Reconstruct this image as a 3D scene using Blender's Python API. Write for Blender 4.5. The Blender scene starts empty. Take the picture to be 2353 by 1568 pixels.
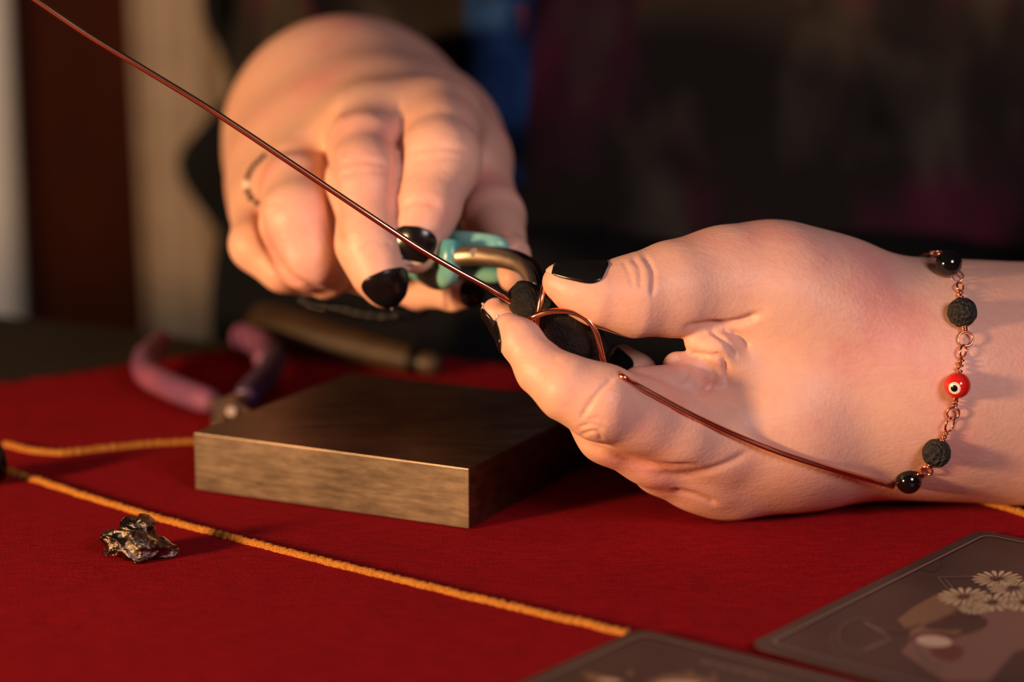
import bpy, bmesh, math, random
import numpy as np
from mathutils import Vector, noise
from mathutils.bvhtree import BVHTree

# ------------------------------------------------------------------ camera, light, exposure
SC = bpy.context.scene
COL = SC.collection
S = 0.01                                    # all layout below is in centimetres
F, W, Hh = 5200.0, 2353.0, 1568.0           # focal length and frame in pixels
TH, HC = math.radians(11.8), 18.2           # camera pitch and height over the cloth (cm)
st, ct = math.sin(TH), math.cos(TH)
RIGHT = np.array([1.0, 0, 0]); UP = np.array([0, st, ct]); FWD = np.array([0, ct, -st])
CAMP = np.array([0.0, 0.0, HC])

cd = bpy.data.cameras.new('camera'); cam = bpy.data.objects.new('camera', cd); COL.objects.link(cam)
cam.location = CAMP * S; cam.rotation_euler = (math.pi / 2 - TH, 0, 0)
cd.sensor_width = 36.0; cd.lens = 36.0 * F / W; cd.clip_start = 0.02; cd.clip_end = 20
cd.dof.use_dof = True; cd.dof.focus_distance = 61.3 * S; cd.dof.aperture_fstop = 5.8
SC.camera = cam

SC.view_settings.view_transform = 'Standard'; SC.view_settings.look = 'None'
SC.view_settings.gamma = 1.0; SC.view_settings.use_curve_mapping = False
SC.view_settings.exposure = 0.22

wd = bpy.data.worlds.new('room_air'); SC.world = wd; wd.use_nodes = True
bg = wd.node_tree.nodes['Background']; bg.inputs[0].default_value = (0.62, 0.55, 0.62, 1); bg.inputs[1].default_value = 0.022

def area(name, loc, target, size, power, color):
    l = bpy.data.lights.new(name, 'AREA'); l.shape = 'DISK'; l.size = size * S; l.energy = power; l.color = color
    o = bpy.data.objects.new(name, l); COL.objects.link(o); o.location = Vector(loc) * S
    o.rotation_euler = (Vector(target) - Vector(loc)).to_track_quat('-Z', 'Y').to_euler()
    return o
area('table_lamp_light', (-66, 15, 17), (2, 66, 4), 11, 9.6, (1.0, 0.57, 0.27))      # warm lamp, left of the camera
area('fill_light', (48, -22, 52), (8, 66, 4), 34, 4.6, (1.0, 0.78, 0.80))             # added fill from the front right, no source in view
area('backdrop_fill_light', (-75, 122, 40), (-45, 200, 20), 24, 3.2, (1.0, 0.85, 0.70))   # added fill for the door and curtain behind, no lamp in view

# ------------------------------------------------------------------ helpers
def P(px, py, d):
    """point (cm) seen at pixel (px,py) at depth d along the camera axis"""
    return CAMP + d * (FWD + RIGHT * ((px - W / 2) / F) + UP * ((Hh / 2 - py) / F))
def G(px, py, z=0.0, n=None, o=None):
    """point (cm) on the horizontal plane z (or plane o,n) under a pixel"""
    r = FWD + RIGHT * ((px - W / 2) / F) + UP * ((Hh / 2 - py) / F)
    if n is None:
        return CAMP + r * ((z - HC) / r[2])
    return CAMP + r * (np.dot(o - CAMP, n) / np.dot(r, n))
def PX(r, d): return r * d / F
rnd = random.Random(7)

def obj(name, verts, faces, mat, parent=None, smooth=True, origin=None, subsurf=0, bevel=0, autosharp=None):
    """mesh object from cm world coordinates"""
    V = np.asarray(verts, dtype=float) * S
    if parent is not None: org = np.array(parent['_o'] if '_o' in parent else parent.location)
    elif origin is not None: org = np.asarray(origin, dtype=float) * S
    else: org = np.array([(V[:, 0].min() + V[:, 0].max()) / 2, (V[:, 1].min() + V[:, 1].max()) / 2, V[:, 2].min()])
    me = bpy.data.meshes.new(name)
    me.from_pydata((V - org).tolist(), [], faces if isinstance(faces, list) else faces.tolist())
    bm = bmesh.new(); bm.from_mesh(me); bmesh.ops.recalc_face_normals(bm, faces=bm.faces); bm.to_mesh(me); bm.free()
    if smooth: me.polygons.foreach_set('use_smooth', [True] * len(me.polygons))
    if autosharp: me.set_sharp_from_angle(angle=math.radians(autosharp))
    o = bpy.data.objects.new(name, me); COL.objects.link(o)
    if mat: me.materials.append(mat)
    if parent is not None: o.parent = parent
    else: o.location = org
    WORLD[o.name] = org
    if bevel:
        m = o.modifiers.new('bevel', 'BEVEL'); m.width = bevel * S; m.segments = 3; m.limit_method = 'ANGLE'
    if subsurf:
        m = o.modifiers.new('sub', 'SUBSURF'); m.levels = m.render_levels = subsurf
    return o
WORLD = {}
class _O: pass
def obj_in(name, verts, faces, mat, parent, **k):
    """like obj() for a child: parent chain only translates"""
    V = np.asarray(verts, dtype=float)
    w = WORLD[parent.name]
    me_o = obj(name, V, faces, mat, None, origin=w / S, **k)
    me_o.location = (0, 0, 0); me_o.parent = parent
    return me_o
def thing(name, label, cat, base, group=None):
    o = bpy.data.objects.new(name, None); COL.objects.link(o)
    o.empty_display_size = 0.01
    o.location = np.asarray(base, dtype=float) * S; WORLD[o.name] = np.asarray(base, dtype=float) * S
    return tag(o, label, cat, group)
def tag(o, label, cat, group=None):
    o['label'] = label; o['category'] = cat
    if group: o['group'] = group
    return o
def struct(o): o['kind'] = 'structure'; return o

def box(c0, c1):
    x0, y0, z0 = c0; x1, y1, z1 = c1
    v = [(x0, y0, z0), (x1, y0, z0), (x1, y1, z0), (x0, y1, z0), (x0, y0, z1), (x1, y0, z1), (x1, y1, z1), (x0, y1, z1)]
    return v, [(0, 3, 2, 1), (4, 5, 6, 7), (0, 1, 5, 4), (1, 2, 6, 5), (2, 3, 7, 6), (3, 0, 4, 7)]
def prism(poly, z0, z1):
    n = len(poly)
    v = [(p[0], p[1], z0) for p in poly] + [(p[0], p[1], z1) for p in poly]
    f = [tuple(range(n))[::-1], tuple(range(n, 2 * n))] + [(i, (i + 1) % n, n + (i + 1) % n, n + i) for i in range(n)]
    return v, f
def catmull(pts, n=10, closed=False):
    pts = [np.asarray(p, dtype=float) for p in pts]
    out = []; m = len(pts)
    for i in range(m if closed else m - 1):
        if closed: p0, p1, p2, p3 = pts[i - 1], pts[i], pts[(i + 1) % m], pts[(i + 2) % m]
        else: p0, p1, p2, p3 = pts[max(i - 1, 0)], pts[i], pts[i + 1], pts[min(i + 2, m - 1)]
        for k in range(n):
            t = k / n
            out.append(0.5 * (2 * p1 + (p2 - p0) * t + (2 * p0 - 5 * p1 + 4 * p2 - p3) * t * t + (3 * p1 - p0 - 3 * p2 + p3) * t ** 3))
    if not closed: out.append(pts[-1])
    return out
def tube(path, rad, seg=12, closed=False, flat=None, cap=True, rfun=None):
    """swept tube along a list of points; rad scalar or list"""
    path = [np.asarray(p, dtype=float) for p in path]; n = len(path)
    R = rad if hasattr(rad, '__len__') else [rad] * n
    v = []; f = []
    T = [path[min(i + 1, n - 1)] - path[max(i - 1, 0)] if not closed else path[(i + 1) % n] - path[i - 1] for i in range(n)]
    T = [t / (np.linalg.norm(t) + 1e-9) for t in T]
    ref = np.array([0.0, 0, 1]) if abs(T[0][2]) < 0.9 else np.array([1.0, 0, 0])
    u = np.cross(T[0], ref); u /= np.linalg.norm(u)
    for i in range(n):
        u = u - T[i] * np.dot(u, T[i]); u /= np.linalg.norm(u); w = np.cross(T[i], u)
        for k in range(seg):
            a = 2 * math.pi * k / seg
            r = R[i] * (rfun(i, k) if rfun else 1)
            v.append(path[i] + (u * math.cos(a) * (flat or 1) + w * math.sin(a)) * r)
    m = n if closed else n - 1
    for i in range(m):
        for k in range(seg):
            a, b = i * seg + k, i * seg + (k + 1) % seg
            c, d = ((i + 1) % n) * seg + (k + 1) % seg, ((i + 1) % n) * seg + k
            f.append((a, b, c, d))
    if not closed and cap:
        v.append(path[0]); v.append(path[-1])
        for k in range(seg):
            f.append((len(v) - 2, (k + 1) % seg, k)); f.append((len(v) - 1, (n - 1) * seg + k, (n - 1) * seg + (k + 1) % seg))
    return v, f
def ball(c, r, seg=20, rings=12, axes=None, disp=None):
    c = np.asarray(c, dtype=float); v = []; f = []
    A = axes if axes is not None else np.eye(3)
    for i in range(rings + 1):
        th = math.pi * i / rings
        for k in range(seg):
            ph = 2 * math.pi * k / seg
            dirv = np.array([math.sin(th) * math.cos(ph), math.sin(th) * math.sin(ph), math.cos(th)])
            rr = r * (disp(dirv) if disp else 1)
            v.append(c + (A.T @ (dirv * rr)))
    for i in range(rings):
        for k in range(seg):
            f.append((i * seg + k, i * seg + (k + 1) % seg, (i + 1) * seg + (k + 1) % seg, (i + 1) * seg + k))
    return v, f
def join(*parts):
    V = []; Fc = []
    for v, f in parts:
        o = len(V); V += [tuple(x) for x in v]; Fc += [tuple(i + o for i in q) for q in f]
    return V, Fc

# ------------------------------------------------------------------ implicit modelling (rounded bones blended, then meshed)
def smin(a, b, k):
    h = np.maximum(k - np.abs(a - b), 0) / k
    return np.minimum(a, b) - h * h * k * 0.25
def cone(Pt, a, b, r1, r2):
    ba = b - a; L = float(ba @ ba) + 1e-9
    q = Pt - a
    t = np.clip((q @ ba) / L, 0, 1)
    return np.sqrt(((q - t[:, None] * ba) ** 2).sum(1)) - (r1 + (r2 - r1) * t)
def bones(chain):
    """[(px,py,depth,r_px)...] -> list of tapered capsules in cm"""
    pts = [(P(a, b, d), PX(r, d)) for a, b, d, r in chain]
    return [(pts[i][0].astype(np.float32), pts[i + 1][0].astype(np.float32), pts[i][1], pts[i + 1][1]) for i in range(len(pts) - 1)]
def chain_sdf(Pt, cones, k):
    d = None
    for c in cones:
        e = cone(Pt, *c); d = e if d is None else smin(d, e, k)
    return d
def ellip(Pt, c, r, A):
    """ellipsoid: centre, radii, rows of A are its axes"""
    q = (Pt - c.astype(np.float32)) @ A.T.astype(np.float32)
    k0 = np.sqrt(((q / r) ** 2).sum(1)); k1 = np.sqrt(((q / (np.asarray(r) ** 2)) ** 2).sum(1)) + 1e-6
    return k0 * (k0 - 1) / k1
def mesh_sdf(fn, lo, hi, h, newton=1):
    lo = np.asarray(lo, dtype=np.float32); B = 8
    n = (np.ceil((np.asarray(hi) - lo) / h / B).astype(int)) * B
    D = np.full(tuple(n), 9.0, dtype=np.float32)
    nb = n // B
    bi = np.stack(np.meshgrid(*[np.arange(k) for k in nb], indexing='ij'), -1).reshape(-1, 3)
    cen = lo + (bi * B + (B - 1) / 2).astype(np.float32) * h
    dc = fn(cen.astype(np.float32))
    act = np.abs(dc) < B * h * 0.95 + 0.15
    for b, s in zip(bi[~act], dc[~act]):
        if s < 0: D[b[0] * B:b[0] * B + B, b[1] * B:b[1] * B + B, b[2] * B:b[2] * B + B] = -9
    loc = np.stack(np.meshgrid(*[np.arange(B)] * 3, indexing='ij'), -1).reshape(-1, 3)
    ab = bi[act]
    for i in range(0, len(ab), 500):
        idx = (ab[i:i + 500, None, :] * B + loc[None]).reshape(-1, 3)
        D[idx[:, 0], idx[:, 1], idx[:, 2]] = fn((lo + idx * np.float32(h)).astype(np.float32))
    s = D < 0
    c = [s[i:n[0] - 1 + i, j:n[1] - 1 + j, k:n[2] - 1 + k] for i in (0, 1) for j in (0, 1) for k in (0, 1)]
    tot = sum(x.astype(np.int8) for x in c)
    cells = np.argwhere((tot > 0) & (tot < 8))
    ids = np.full(tot.shape, -1, dtype=np.int64); ids[cells[:, 0], cells[:, 1], cells[:, 2]] = np.arange(len(cells))
    corners = [(i, j, k) for i in (0, 1) for j in (0, 1) for k in (0, 1)]
    vals = np.stack([D[cells[:, 0] + i, cells[:, 1] + j, cells[:, 2] + k] for i, j, k in corners], 1)
    acc = np.zeros((len(cells), 3)); cnt = np.zeros(len(cells))
    for a in range(8):
        for b in range(a + 1, 8):
            ca, cb = np.array(corners[a]), np.array(corners[b])
            if np.abs(ca - cb).sum() != 1: continue
            va, vb = vals[:, a], vals[:, b]; m = (va < 0) != (vb < 0)
            t = va[m] / (va[m] - vb[m])
            acc[m] += ca + t[:, None] * (cb - ca); cnt[m] += 1
    V = lo + (cells + acc / cnt[:, None]) * h
    faces = []
    for ax in range(3):
        sl0 = [slice(None)] * 3; sl1 = [slice(None)] * 3
        sl0[ax] = slice(0, n[ax] - 1); sl1[ax] = slice(1, n[ax])
        e = np.argwhere(s[tuple(sl0)] != s[tuple(sl1)])
        o1, o2 = [q for q in range(3) if q != ax]
        e = e[(e[:, o1] > 0) & (e[:, o2] > 0) & (e[:, o1] < n[o1] - 1) & (e[:, o2] < n[o2] - 1)]
        q = []
        for da, db in ((0, 0), (1, 0), (1, 1), (0, 1)):
            cc = e.copy(); cc[:, o1] -= da; cc[:, o2] -= db
            q.append(ids[cc[:, 0], cc[:, 1], cc[:, 2]])
        q = np.stack(q, 1); q = q[(q >= 0).all(1)]
        faces.append(q)
    faces = np.concatenate(faces)
    V = V.astype(np.float32)
    N = grad(fn, V)
    for _ in range(newton):
        V = V - (fn(V)[:, None] * N).astype(np.float32) * 0.9; N = grad(fn, V)
    return V, faces, N
def grad(fn, V, e=0.02):
    g = []; f0 = fn(V)
    for ax in range(3):
        d = np.zeros(3, dtype=np.float32); d[ax] = e
        g.append(fn(V + d) - f0)
    g = np.stack(g, 1); return g / (np.linalg.norm(g, axis=1, keepdims=True) + 1e-9)
def to_px(V):
    q = V - CAMP; d = q @ FWD
    return W / 2 + F * (q @ RIGHT) / d, Hh / 2 - F * (q @ UP) / d, d
def sculpt(V, N, strokes):
    """press folds into the skin (or raise it): strokes of (points, width_px, depth_cm, dmin, dmax) on the side facing the room"""
    x, y, d = to_px(V); face = np.clip(-(N @ FWD) * 2 + 0.3, 0, 1)
    off = np.zeros(len(V))
    for pts, wpx, dep, d0, d1 in strokes:
        pl = np.array(catmull([np.array(p, float) for p in pts], 6)) if len(pts) > 2 else np.array(pts, float)
        best = np.full(len(V), 1e9); tt = np.zeros(len(V))
        L = len(pl) - 1
        m = (d > d0) & (d < d1) & (x > pl[:, 0].min() - 4 * wpx) & (x < pl[:, 0].max() + 4 * wpx) & (y > pl[:, 1].min() - 4 * wpx) & (y < pl[:, 1].max() + 4 * wpx)
        if not m.any(): continue
        xm, ym = x[m], y[m]; bb = np.full(len(xm), 1e9); tb = np.zeros(len(xm))
        for i in range(L):
            a, b = pl[i], pl[i + 1]; ba = b - a; q = np.stack([xm - a[0], ym - a[1]], 1)
            t = np.clip((q @ ba) / (ba @ ba + 1e-9), 0, 1); dd = np.hypot(q[:, 0] - t * ba[0], q[:, 1] - t * ba[1])
            k = dd < bb; bb[k] = dd[k]; tb[k] = (i + t[k]) / L
        fade = np.clip(np.minimum(tb, 1 - tb) * 5 + 0.25, 0, 1)
        off[m] -= dep * np.exp(-(bb / wpx) ** 2) * fade * face[m]
    return V + N * off[:, None]

def relax(V, Fc, weight, it):
    """even out the flesh where weight > 0"""
    E = np.concatenate([Fc[:, [0, 1]], Fc[:, [1, 2]], Fc[:, [2, 3]], Fc[:, [3, 0]]])
    E = np.unique(np.sort(E, axis=1), axis=0); E = np.concatenate([E, E[:, ::-1]]); E = E[weight[E[:, 0]] > 0.01]
    used = np.unique(E); idx = np.full(len(V), -1); idx[used] = np.arange(len(used)); a, b = idx[E[:, 0]], idx[E[:, 1]]; n = len(used)
    X = V[used].astype(np.float64); deg = np.bincount(a, minlength=n); w = (weight[used] * (deg > 0) * 0.6); dg = np.maximum(deg, 1)
    for _ in range(it):
        for k in range(3): X[:, k] += w * (np.bincount(a, X[b, k], n) / dg - X[:, k])
    V = V.astype(np.float64).copy(); V[used] = X
    return V
def sstep(a, b, x):
    t = np.clip((x - a) / (b - a), 0, 1); return t * t * (3 - 2 * t)

# ------------------------------------------------------------------ materials
def mat(name, color=(0.5, 0.5, 0.5), rough=0.5, metal=0.0, spec=0.5, **k):
    m = bpy.data.materials.new(name); m.use_nodes = True; nt = m.node_tree; b = nt.nodes['Principled BSDF']
    b.inputs['Base Color'].default_value = (*color, 1); b.inputs['Roughness'].default_value = rough
    b.inputs['Metallic'].default_value = metal; b.inputs['Specular IOR Level'].default_value = spec
    for a, v in k.items(): b.inputs[a.replace('_', ' ')].default_value = v
    return m
def nz(m, scale, detail=4, rough=0.6, coords='Object', stretch=(1, 1, 1), rot=(0, 0, 0), kind='noise'):
    nt = m.node_tree
    tc = nt.nodes.new('ShaderNodeTexCoord'); mp = nt.nodes.new('ShaderNodeMapping')
    mp.inputs['Scale'].default_value = stretch; mp.inputs['Rotation'].default_value = rot
    nt.links.new(tc.outputs[coords], mp.inputs[0])
    if kind == 'noise':
        t = nt.nodes.new('ShaderNodeTexNoise'); t.inputs['Scale'].default_value = scale; t.inputs['Detail'].default_value = detail; t.inputs['Roughness'].default_value = rough
        out = t.outputs['Fac']
    elif kind == 'voronoi':
        t = nt.nodes.new('ShaderNodeTexVoronoi'); t.inputs['Scale'].default_value = scale; out = t.outputs['Distance']
    nt.links.new(mp.outputs[0], t.inputs['Vector']); return out
def ramp(m, fac, stops):
    nt = m.node_tree; r = nt.nodes.new('ShaderNodeValToRGB'); nt.links.new(fac, r.inputs[0])
    e = r.color_ramp.elements
    while len(e) < len(stops): e.new(0.5)
    for i, (p, c) in enumerate(stops): e[i].position = p; e[i].color = (*c, 1)
    return r.outputs[0]
def mixc(m, fac, a, b, mode='MIX'):
    nt = m.node_tree; x = nt.nodes.new('ShaderNodeMix'); x.data_type = 'RGBA'; x.blend_type = mode
    for s, v in ((x.inputs['Factor'], fac), (x.inputs['A'], a), (x.inputs['B'], b)):
        if hasattr(v, 'is_linked'): nt.links.new(v, s)
        elif hasattr(v, '__len__'): s.default_value = (*v, 1)
        else: s.default_value = v
    return x.outputs['Result']
def link(m, out, sock): m.node_tree.links.new(out, m.node_tree.nodes['Principled BSDF'].inputs[sock])
def bump(m, height, strength, dist, prev=None):
    nt = m.node_tree; b = nt.nodes.new('ShaderNodeBump'); b.inputs['Strength'].default_value = strength; b.inputs['Distance'].default_value = dist
    nt.links.new(height, b.inputs['Height'])
    if prev: nt.links.new(prev, b.inputs['Normal'])
    nt.links.new(b.outputs[0], nt.nodes['Principled BSDF'].inputs['Normal']); return b.outputs[0]

def skin_mat():
    m = mat('skin', rough=0.47, spec=0.35)
    b = m.node_tree.nodes['Principled BSDF']
    b.inputs['Subsurface Weight'].default_value = 0.22; b.inputs['Subsurface Radius'].default_value = (1.0, 0.32, 0.16)
    b.inputs['Subsurface Scale'].default_value = 0.005
    big = nz(m, 32, 3, 0.5); fine = nz(m, 300, 4, 0.65)
    c1 = ramp(m, big, [(0.32, (0.77, 0.47, 0.355)), (0.54, (0.75, 0.42, 0.335)), (0.70, (0.71, 0.29, 0.26))])
    c2 = mixc(m, 0.25, c1, ramp(m, fine, [(0.35, (0.68, 0.37, 0.29)), (0.65, (0.82, 0.52, 0.38))]))
    link(m, c2, 'Base Color')
    pores = nz(m, 900, 2, 0.5, kind='voronoi'); lines = nz(m, 500, 3, 0.6, stretch=(0.35, 1, 1))
    n = bump(m, lines, 0.22, 0.0006); bump(m, pores, 0.12, 0.0004, n)
    return m
M = {}
M['skin'] = skin_mat()
M['polish'] = mat('black_nail_polish', (0.006, 0.006, 0.007), 0.22, spec=0.5)
M['polish_chip'] = mat('bare_nail_edge', (0.72, 0.56, 0.48), 0.4)
M['copper'] = mat('copper', (0.80, 0.36, 0.22), 0.24, 1.0)
link(M['copper'], ramp(M['copper'], nz(M['copper'], 60, 3), [(0.3, (0.72, 0.28, 0.17)), (0.7, (0.86, 0.42, 0.27))]), 'Base Color')
M['stone'] = mat('black_stone', (0.012, 0.011, 0.009), 0.42, spec=0.4)
_n = nz(M['stone'], 420, 6, 0.7); link(M['stone'], ramp(M['stone'], _n, [(0.35, (0.003, 0.0028, 0.0024)), (0.7, (0.012, 0.010, 0.008))]), 'Base Color')
_a = bump(M['stone'], _n, 0.55, 0.0015); bump(M['stone'], nz(M['stone'], 1700, 3, 0.7), 0.8, 0.0009, _a)
M['cloth'] = mat('red_velvet', (0.30, 0.006, 0.010), 0.95, spec=0.02)
_b = M['cloth'].node_tree.nodes['Principled BSDF']; _b.inputs['Sheen Weight'].default_value = 0.04; _b.inputs['Sheen Tint'].default_value = (1, 0.15, 0.1, 1); _b.inputs['Sheen Roughness'].default_value = 0.5
_f = nz(M['cloth'], 1500, 3, 0.7); _g = nz(M['cloth'], 26, 4, 0.6, stretch=(1, 1.6, 1)); _t = nz(M['cloth'], 420, 3, 0.7, stretch=(0.35, 1.6, 1), rot=(0, 0, 0.4))
_c = ramp(M['cloth'], _g, [(0.3, (0.165, 0.0026, 0.0085)), (0.7, (0.25, 0.0040, 0.0120))])
_c = mixc(M['cloth'], 0.55, _c, ramp(M['cloth'], _f, [(0.3, (0.080, 0.0011, 0.0042)), (0.7, (0.38, 0.0060, 0.0160))]))
_c = mixc(M['cloth'], 0.35, _c, ramp(M['cloth'], _t, [(0.35, (0.080, 0.0011, 0.0042)), (0.65, (0.34, 0.0052, 0.0145))]))
link(M['cloth'], _c, 'Base Color'); bump(M['cloth'], _f, 0.5, 0.0008)
M['gold'] = mat('gold_yarn', (0.60, 0.22, 0.02), 0.85, spec=0.15)
_f = nz(M['gold'], 1300, 3, 0.7); link(M['gold'], ramp(M['gold'], _f, [(0.3, (0.30, 0.085, 0.010)), (0.7, (0.56, 0.26, 0.045))]), 'Base Color'); bump(M['gold'], _f, 0.6, 0.001)
def steel_mat(name, dark, light, rough):
    m = mat(name, light, rough, 1.0)
    a = nz(m, 190, 5, 0.7, stretch=(0.25, 1, 3)); b2 = nz(m, 40, 4, 0.6)
    c = mixc(m, 0.5, ramp(m, a, [(0.3, dark), (0.7, light)]), ramp(m, b2, [(0.35, dark), (0.65, light)]))
    link(m, c, 'Base Color')
    rr = m.node_tree.nodes.new('ShaderNodeMapRange'); rr.inputs['To Min'].default_value = rough - 0.07; rr.inputs['To Max'].default_value = rough + 0.12
    m.node_tree.links.new(a, rr.inputs[0]); link(m, rr.outputs[0], 'Roughness'); bump(m, a, 0.06, 0.0004)
    return m
M['block'] = steel_mat('aged_steel', (0.10, 0.077, 0.056), (0.29, 0.225, 0.165), 0.36)
M['tool_steel'] = steel_mat('tool_steel', (0.40, 0.32, 0.22), (0.66, 0.54, 0.40), 0.38)
M['dark_steel'] = mat('dark_steel', (0.035, 0.036, 0.04), 0.3, 1.0)
M['meteor'] = mat('nickel_iron', (0.30, 0.25, 0.21), 0.24, 1.0)
_n = nz(M['meteor'], 380, 5, 0.7); link(M['meteor'], ramp(M['meteor'], _n, [(0.3, (0.05, 0.04, 0.036)), (0.7, (0.34, 0.28, 0.23))]), 'Base Color'); bump(M['meteor'], _n, 0.7, 0.0012)
M['teal'] = mat('turquoise_grip', (0.10, 0.42, 0.42), 0.30, spec=0.6)
link(M['teal'], ramp(M['teal'], nz(M['teal'], 70, 2), [(0.35, (0.06, 0.30, 0.34)), (0.65, (0.25, 0.58, 0.50))]), 'Base Color')
M['pink_grip'] = mat('pink_grip', (0.42, 0.13, 0.21), 0.5)
link(M['pink_grip'], ramp(M['pink_grip'], nz(M['pink_grip'], 50, 2), [(0.4, (0.17, 0.065, 0.15)), (0.62, (0.26, 0.075, 0.15))]), 'Base Color')
M['violet_grip'] = mat('violet_grip', (0.045, 0.022, 0.09), 0.45)
M['lava'] = mat('lava_bead', (0.014, 0.013, 0.012), 0.75)
_n = nz(M['lava'], 900, 3, 0.6, kind='voronoi'); link(M['lava'], ramp(M['lava'], _n, [(0.1, (0.004, 0.004, 0.004)), (0.6, (0.020, 0.019, 0.017))]), 'Base Color'); bump(M['lava'], _n, 0.9, 0.0015)
M['onyx'] = mat('glossy_black_bead', (0.004, 0.004, 0.005), 0.06, spec=0.7)
M['red_glass'] = mat('red_glass', (0.62, 0.018, 0.012), 0.10, spec=0.6)
M['white_enamel'] = mat('white_enamel', (0.80, 0.76, 0.68), 0.2)
M['black_enamel'] = mat('black_enamel', (0.004, 0.004, 0.004), 0.2)
M['green_glass'] = mat('green_glass', (0.05, 0.06, 0.03), 0.2)
M['card'] = mat('card_print', (0.05, 0.042, 0.042), 0.42, spec=0.35)
link(M['card'], ramp(M['card'], nz(M['card'], 30, 3), [(0.35, (0.021, 0.018, 0.020)), (0.65, (0.040, 0.033, 0.034))]), 'Base Color')
M['card_edge'] = mat('card_edge', (0.03, 0.03, 0.032), 0.5)
M['card_line'] = mat('card_border_line', (0.16, 0.125, 0.12), 0.42)
M['card_cream'] = mat('card_cream_ink', (0.50, 0.40, 0.26), 0.42)
M['card_tan'] = mat('card_tan_ink', (0.16, 0.10, 0.06), 0.42)
M['card_rose'] = mat('card_rose_ink', (0.14, 0.080, 0.070), 0.42)
M['card_pale'] = mat('card_pale_ink', (0.46, 0.36, 0.30), 0.42)
M['card_dark'] = mat('card_dark_ink', (0.02, 0.017, 0.018), 0.42)
M['card_grey'] = mat('card_grey_ink', (0.09, 0.075, 0.07), 0.42)
M['card_brown'] = mat('card_brown_ink', (0.085, 0.022, 0.018), 0.42)
M['table'] = mat('dark_table_wood', (0.035, 0.026, 0.016), 0.75, spec=0.2)
link(M['table'], ramp(M['table'], nz(M['table'], 12, 5, 0.6, stretch=(1, 8, 1)), [(0.3, (0.016, 0.0125, 0.0075)), (0.7, (0.030, 0.023, 0.014))]), 'Base Color')
M['handle_wood'] = mat('brown_wood', (0.17, 0.09, 0.035), 0.5)
link(M['handle_wood'], ramp(M['handle_wood'], nz(M['handle_wood'], 30, 4, 0.6, stretch=(1, 6, 1)), [(0.3, (0.028, 0.015, 0.006)), (0.7, (0.055, 0.03, 0.012))]), 'Base Color')
M['white_paint'] = mat('white_paint', (0.74, 0.66, 0.60), 0.6)
M['brown_door'] = mat('red_brown_wood', (0.10, 0.026, 0.010), 0.8, spec=0.08)
link(M['brown_door'], ramp(M['brown_door'], nz(M['brown_door'], 8, 4, 0.6, stretch=(6, 1, 0.6)), [(0.3, (0.036, 0.0068, 0.0020)), (0.7, (0.062, 0.012, 0.0036))]), 'Base Color')
M['beige'] = mat('beige_curtain', (0.50, 0.36, 0.23), 0.9, spec=0.1)
link(M['beige'], ramp(M['beige'], nz(M['beige'], 40, 3), [(0.3, (0.30, 0.215, 0.145)), (0.7, (0.36, 0.265, 0.185))]), 'Base Color')
M['grey_fabric'] = mat('grey_fabric', (0.24, 0.23, 0.21), 0.9)
link(M['grey_fabric'], ramp(M['grey_fabric'], nz(M['grey_fabric'], 22, 2), [(0.42, (0.22, 0.21, 0.19)), (0.6, (0.60, 0.56, 0.50))]), 'Base Color')
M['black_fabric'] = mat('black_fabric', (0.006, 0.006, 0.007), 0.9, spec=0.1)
M['wall'] = mat('dark_wall_paint', (0.09, 0.065, 0.04), 0.9)
link(M['wall'], ramp(M['wall'], nz(M['wall'], 6, 3), [(0.3, (0.08, 0.055, 0.035)), (0.7, (0.10, 0.075, 0.05))]), 'Base Color')
M['floor'] = mat('floor_boards', (0.06, 0.04, 0.025), 0.6)
link(M['floor'], ramp(M['floor'], nz(M['floor'], 9, 4, 0.6, stretch=(1, 7, 1)), [(0.3, (0.045, 0.03, 0.018)), (0.7, (0.075, 0.05, 0.03))]), 'Base Color')
def shirt_mat():
    m = mat('tie_dye_fabric', (0.01, 0.01, 0.01), 0.95, spec=0.08)
    d1 = nz(m, 9, 3, 0.55, stretch=(1.6, 1, 0.9), rot=(0, 0.75, 0.3)); d2 = nz(m, 14, 3, 0.5, stretch=(1.5, 1, 0.8), rot=(0, 0.7, 1.3)); d3 = nz(m, 7, 2, 0.5, rot=(0.4, 0.2, 2))
    c = mixc(m, ramp(m, d1, [(0.50, (0, 0, 0)), (0.68, (1, 1, 1))]), (0.022, 0.017, 0.015), (0.085, 0.016, 0.034))
    c = mixc(m, ramp(m, d2, [(0.54, (0, 0, 0)), (0.72, (0.8, 0.8, 0.8))]), c, (0.085, 0.070, 0.048))
    c = mixc(m, ramp(m, d3, [(0.60, (0, 0, 0)), (0.74, (0.8, 0.8, 0.8))]), c, (0.008, 0.006, 0.006))
    link(m, c, 'Base Color'); bump(m, nz(m, 700, 2), 0.3, 0.001)
    return m
M['shirt'] = shirt_mat()
M['blue_dye'] = mat('blue_dyed_fabric', (0.01, 0.03, 0.09), 0.95, spec=0.08)
link(M['blue_dye'], ramp(M['blue_dye'], nz(M['blue_dye'], 16, 3, 0.5, stretch=(1.4, 1, 0.6)), [(0.42, (0.006, 0.008, 0.018)), (0.58, (0.012, 0.042, 0.14)), (0.74, (0.04, 0.10, 0.25))]), 'Base Color')

# ------------------------------------------------------------------ room and table
v, f = box((-260, -60, -76), (260, 262, -75)); struct(obj('floor', v, f, M['floor'], smooth=False))
v, f = box((-260, 260, -75), (260, 266, 180)); struct(obj('wall_back', v, f, M['wall'], smooth=False))
v, f = box((-266, -60, -75), (-260, 266, 180)); struct(obj('wall_left', v, f, M['wall'], smooth=False))
v, f = box((-260, 257.5, -75), (260, 260.05, -63)); struct(obj('baseboard_back', v, f, M['white_paint'], smooth=False, bevel=0.4))

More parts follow.
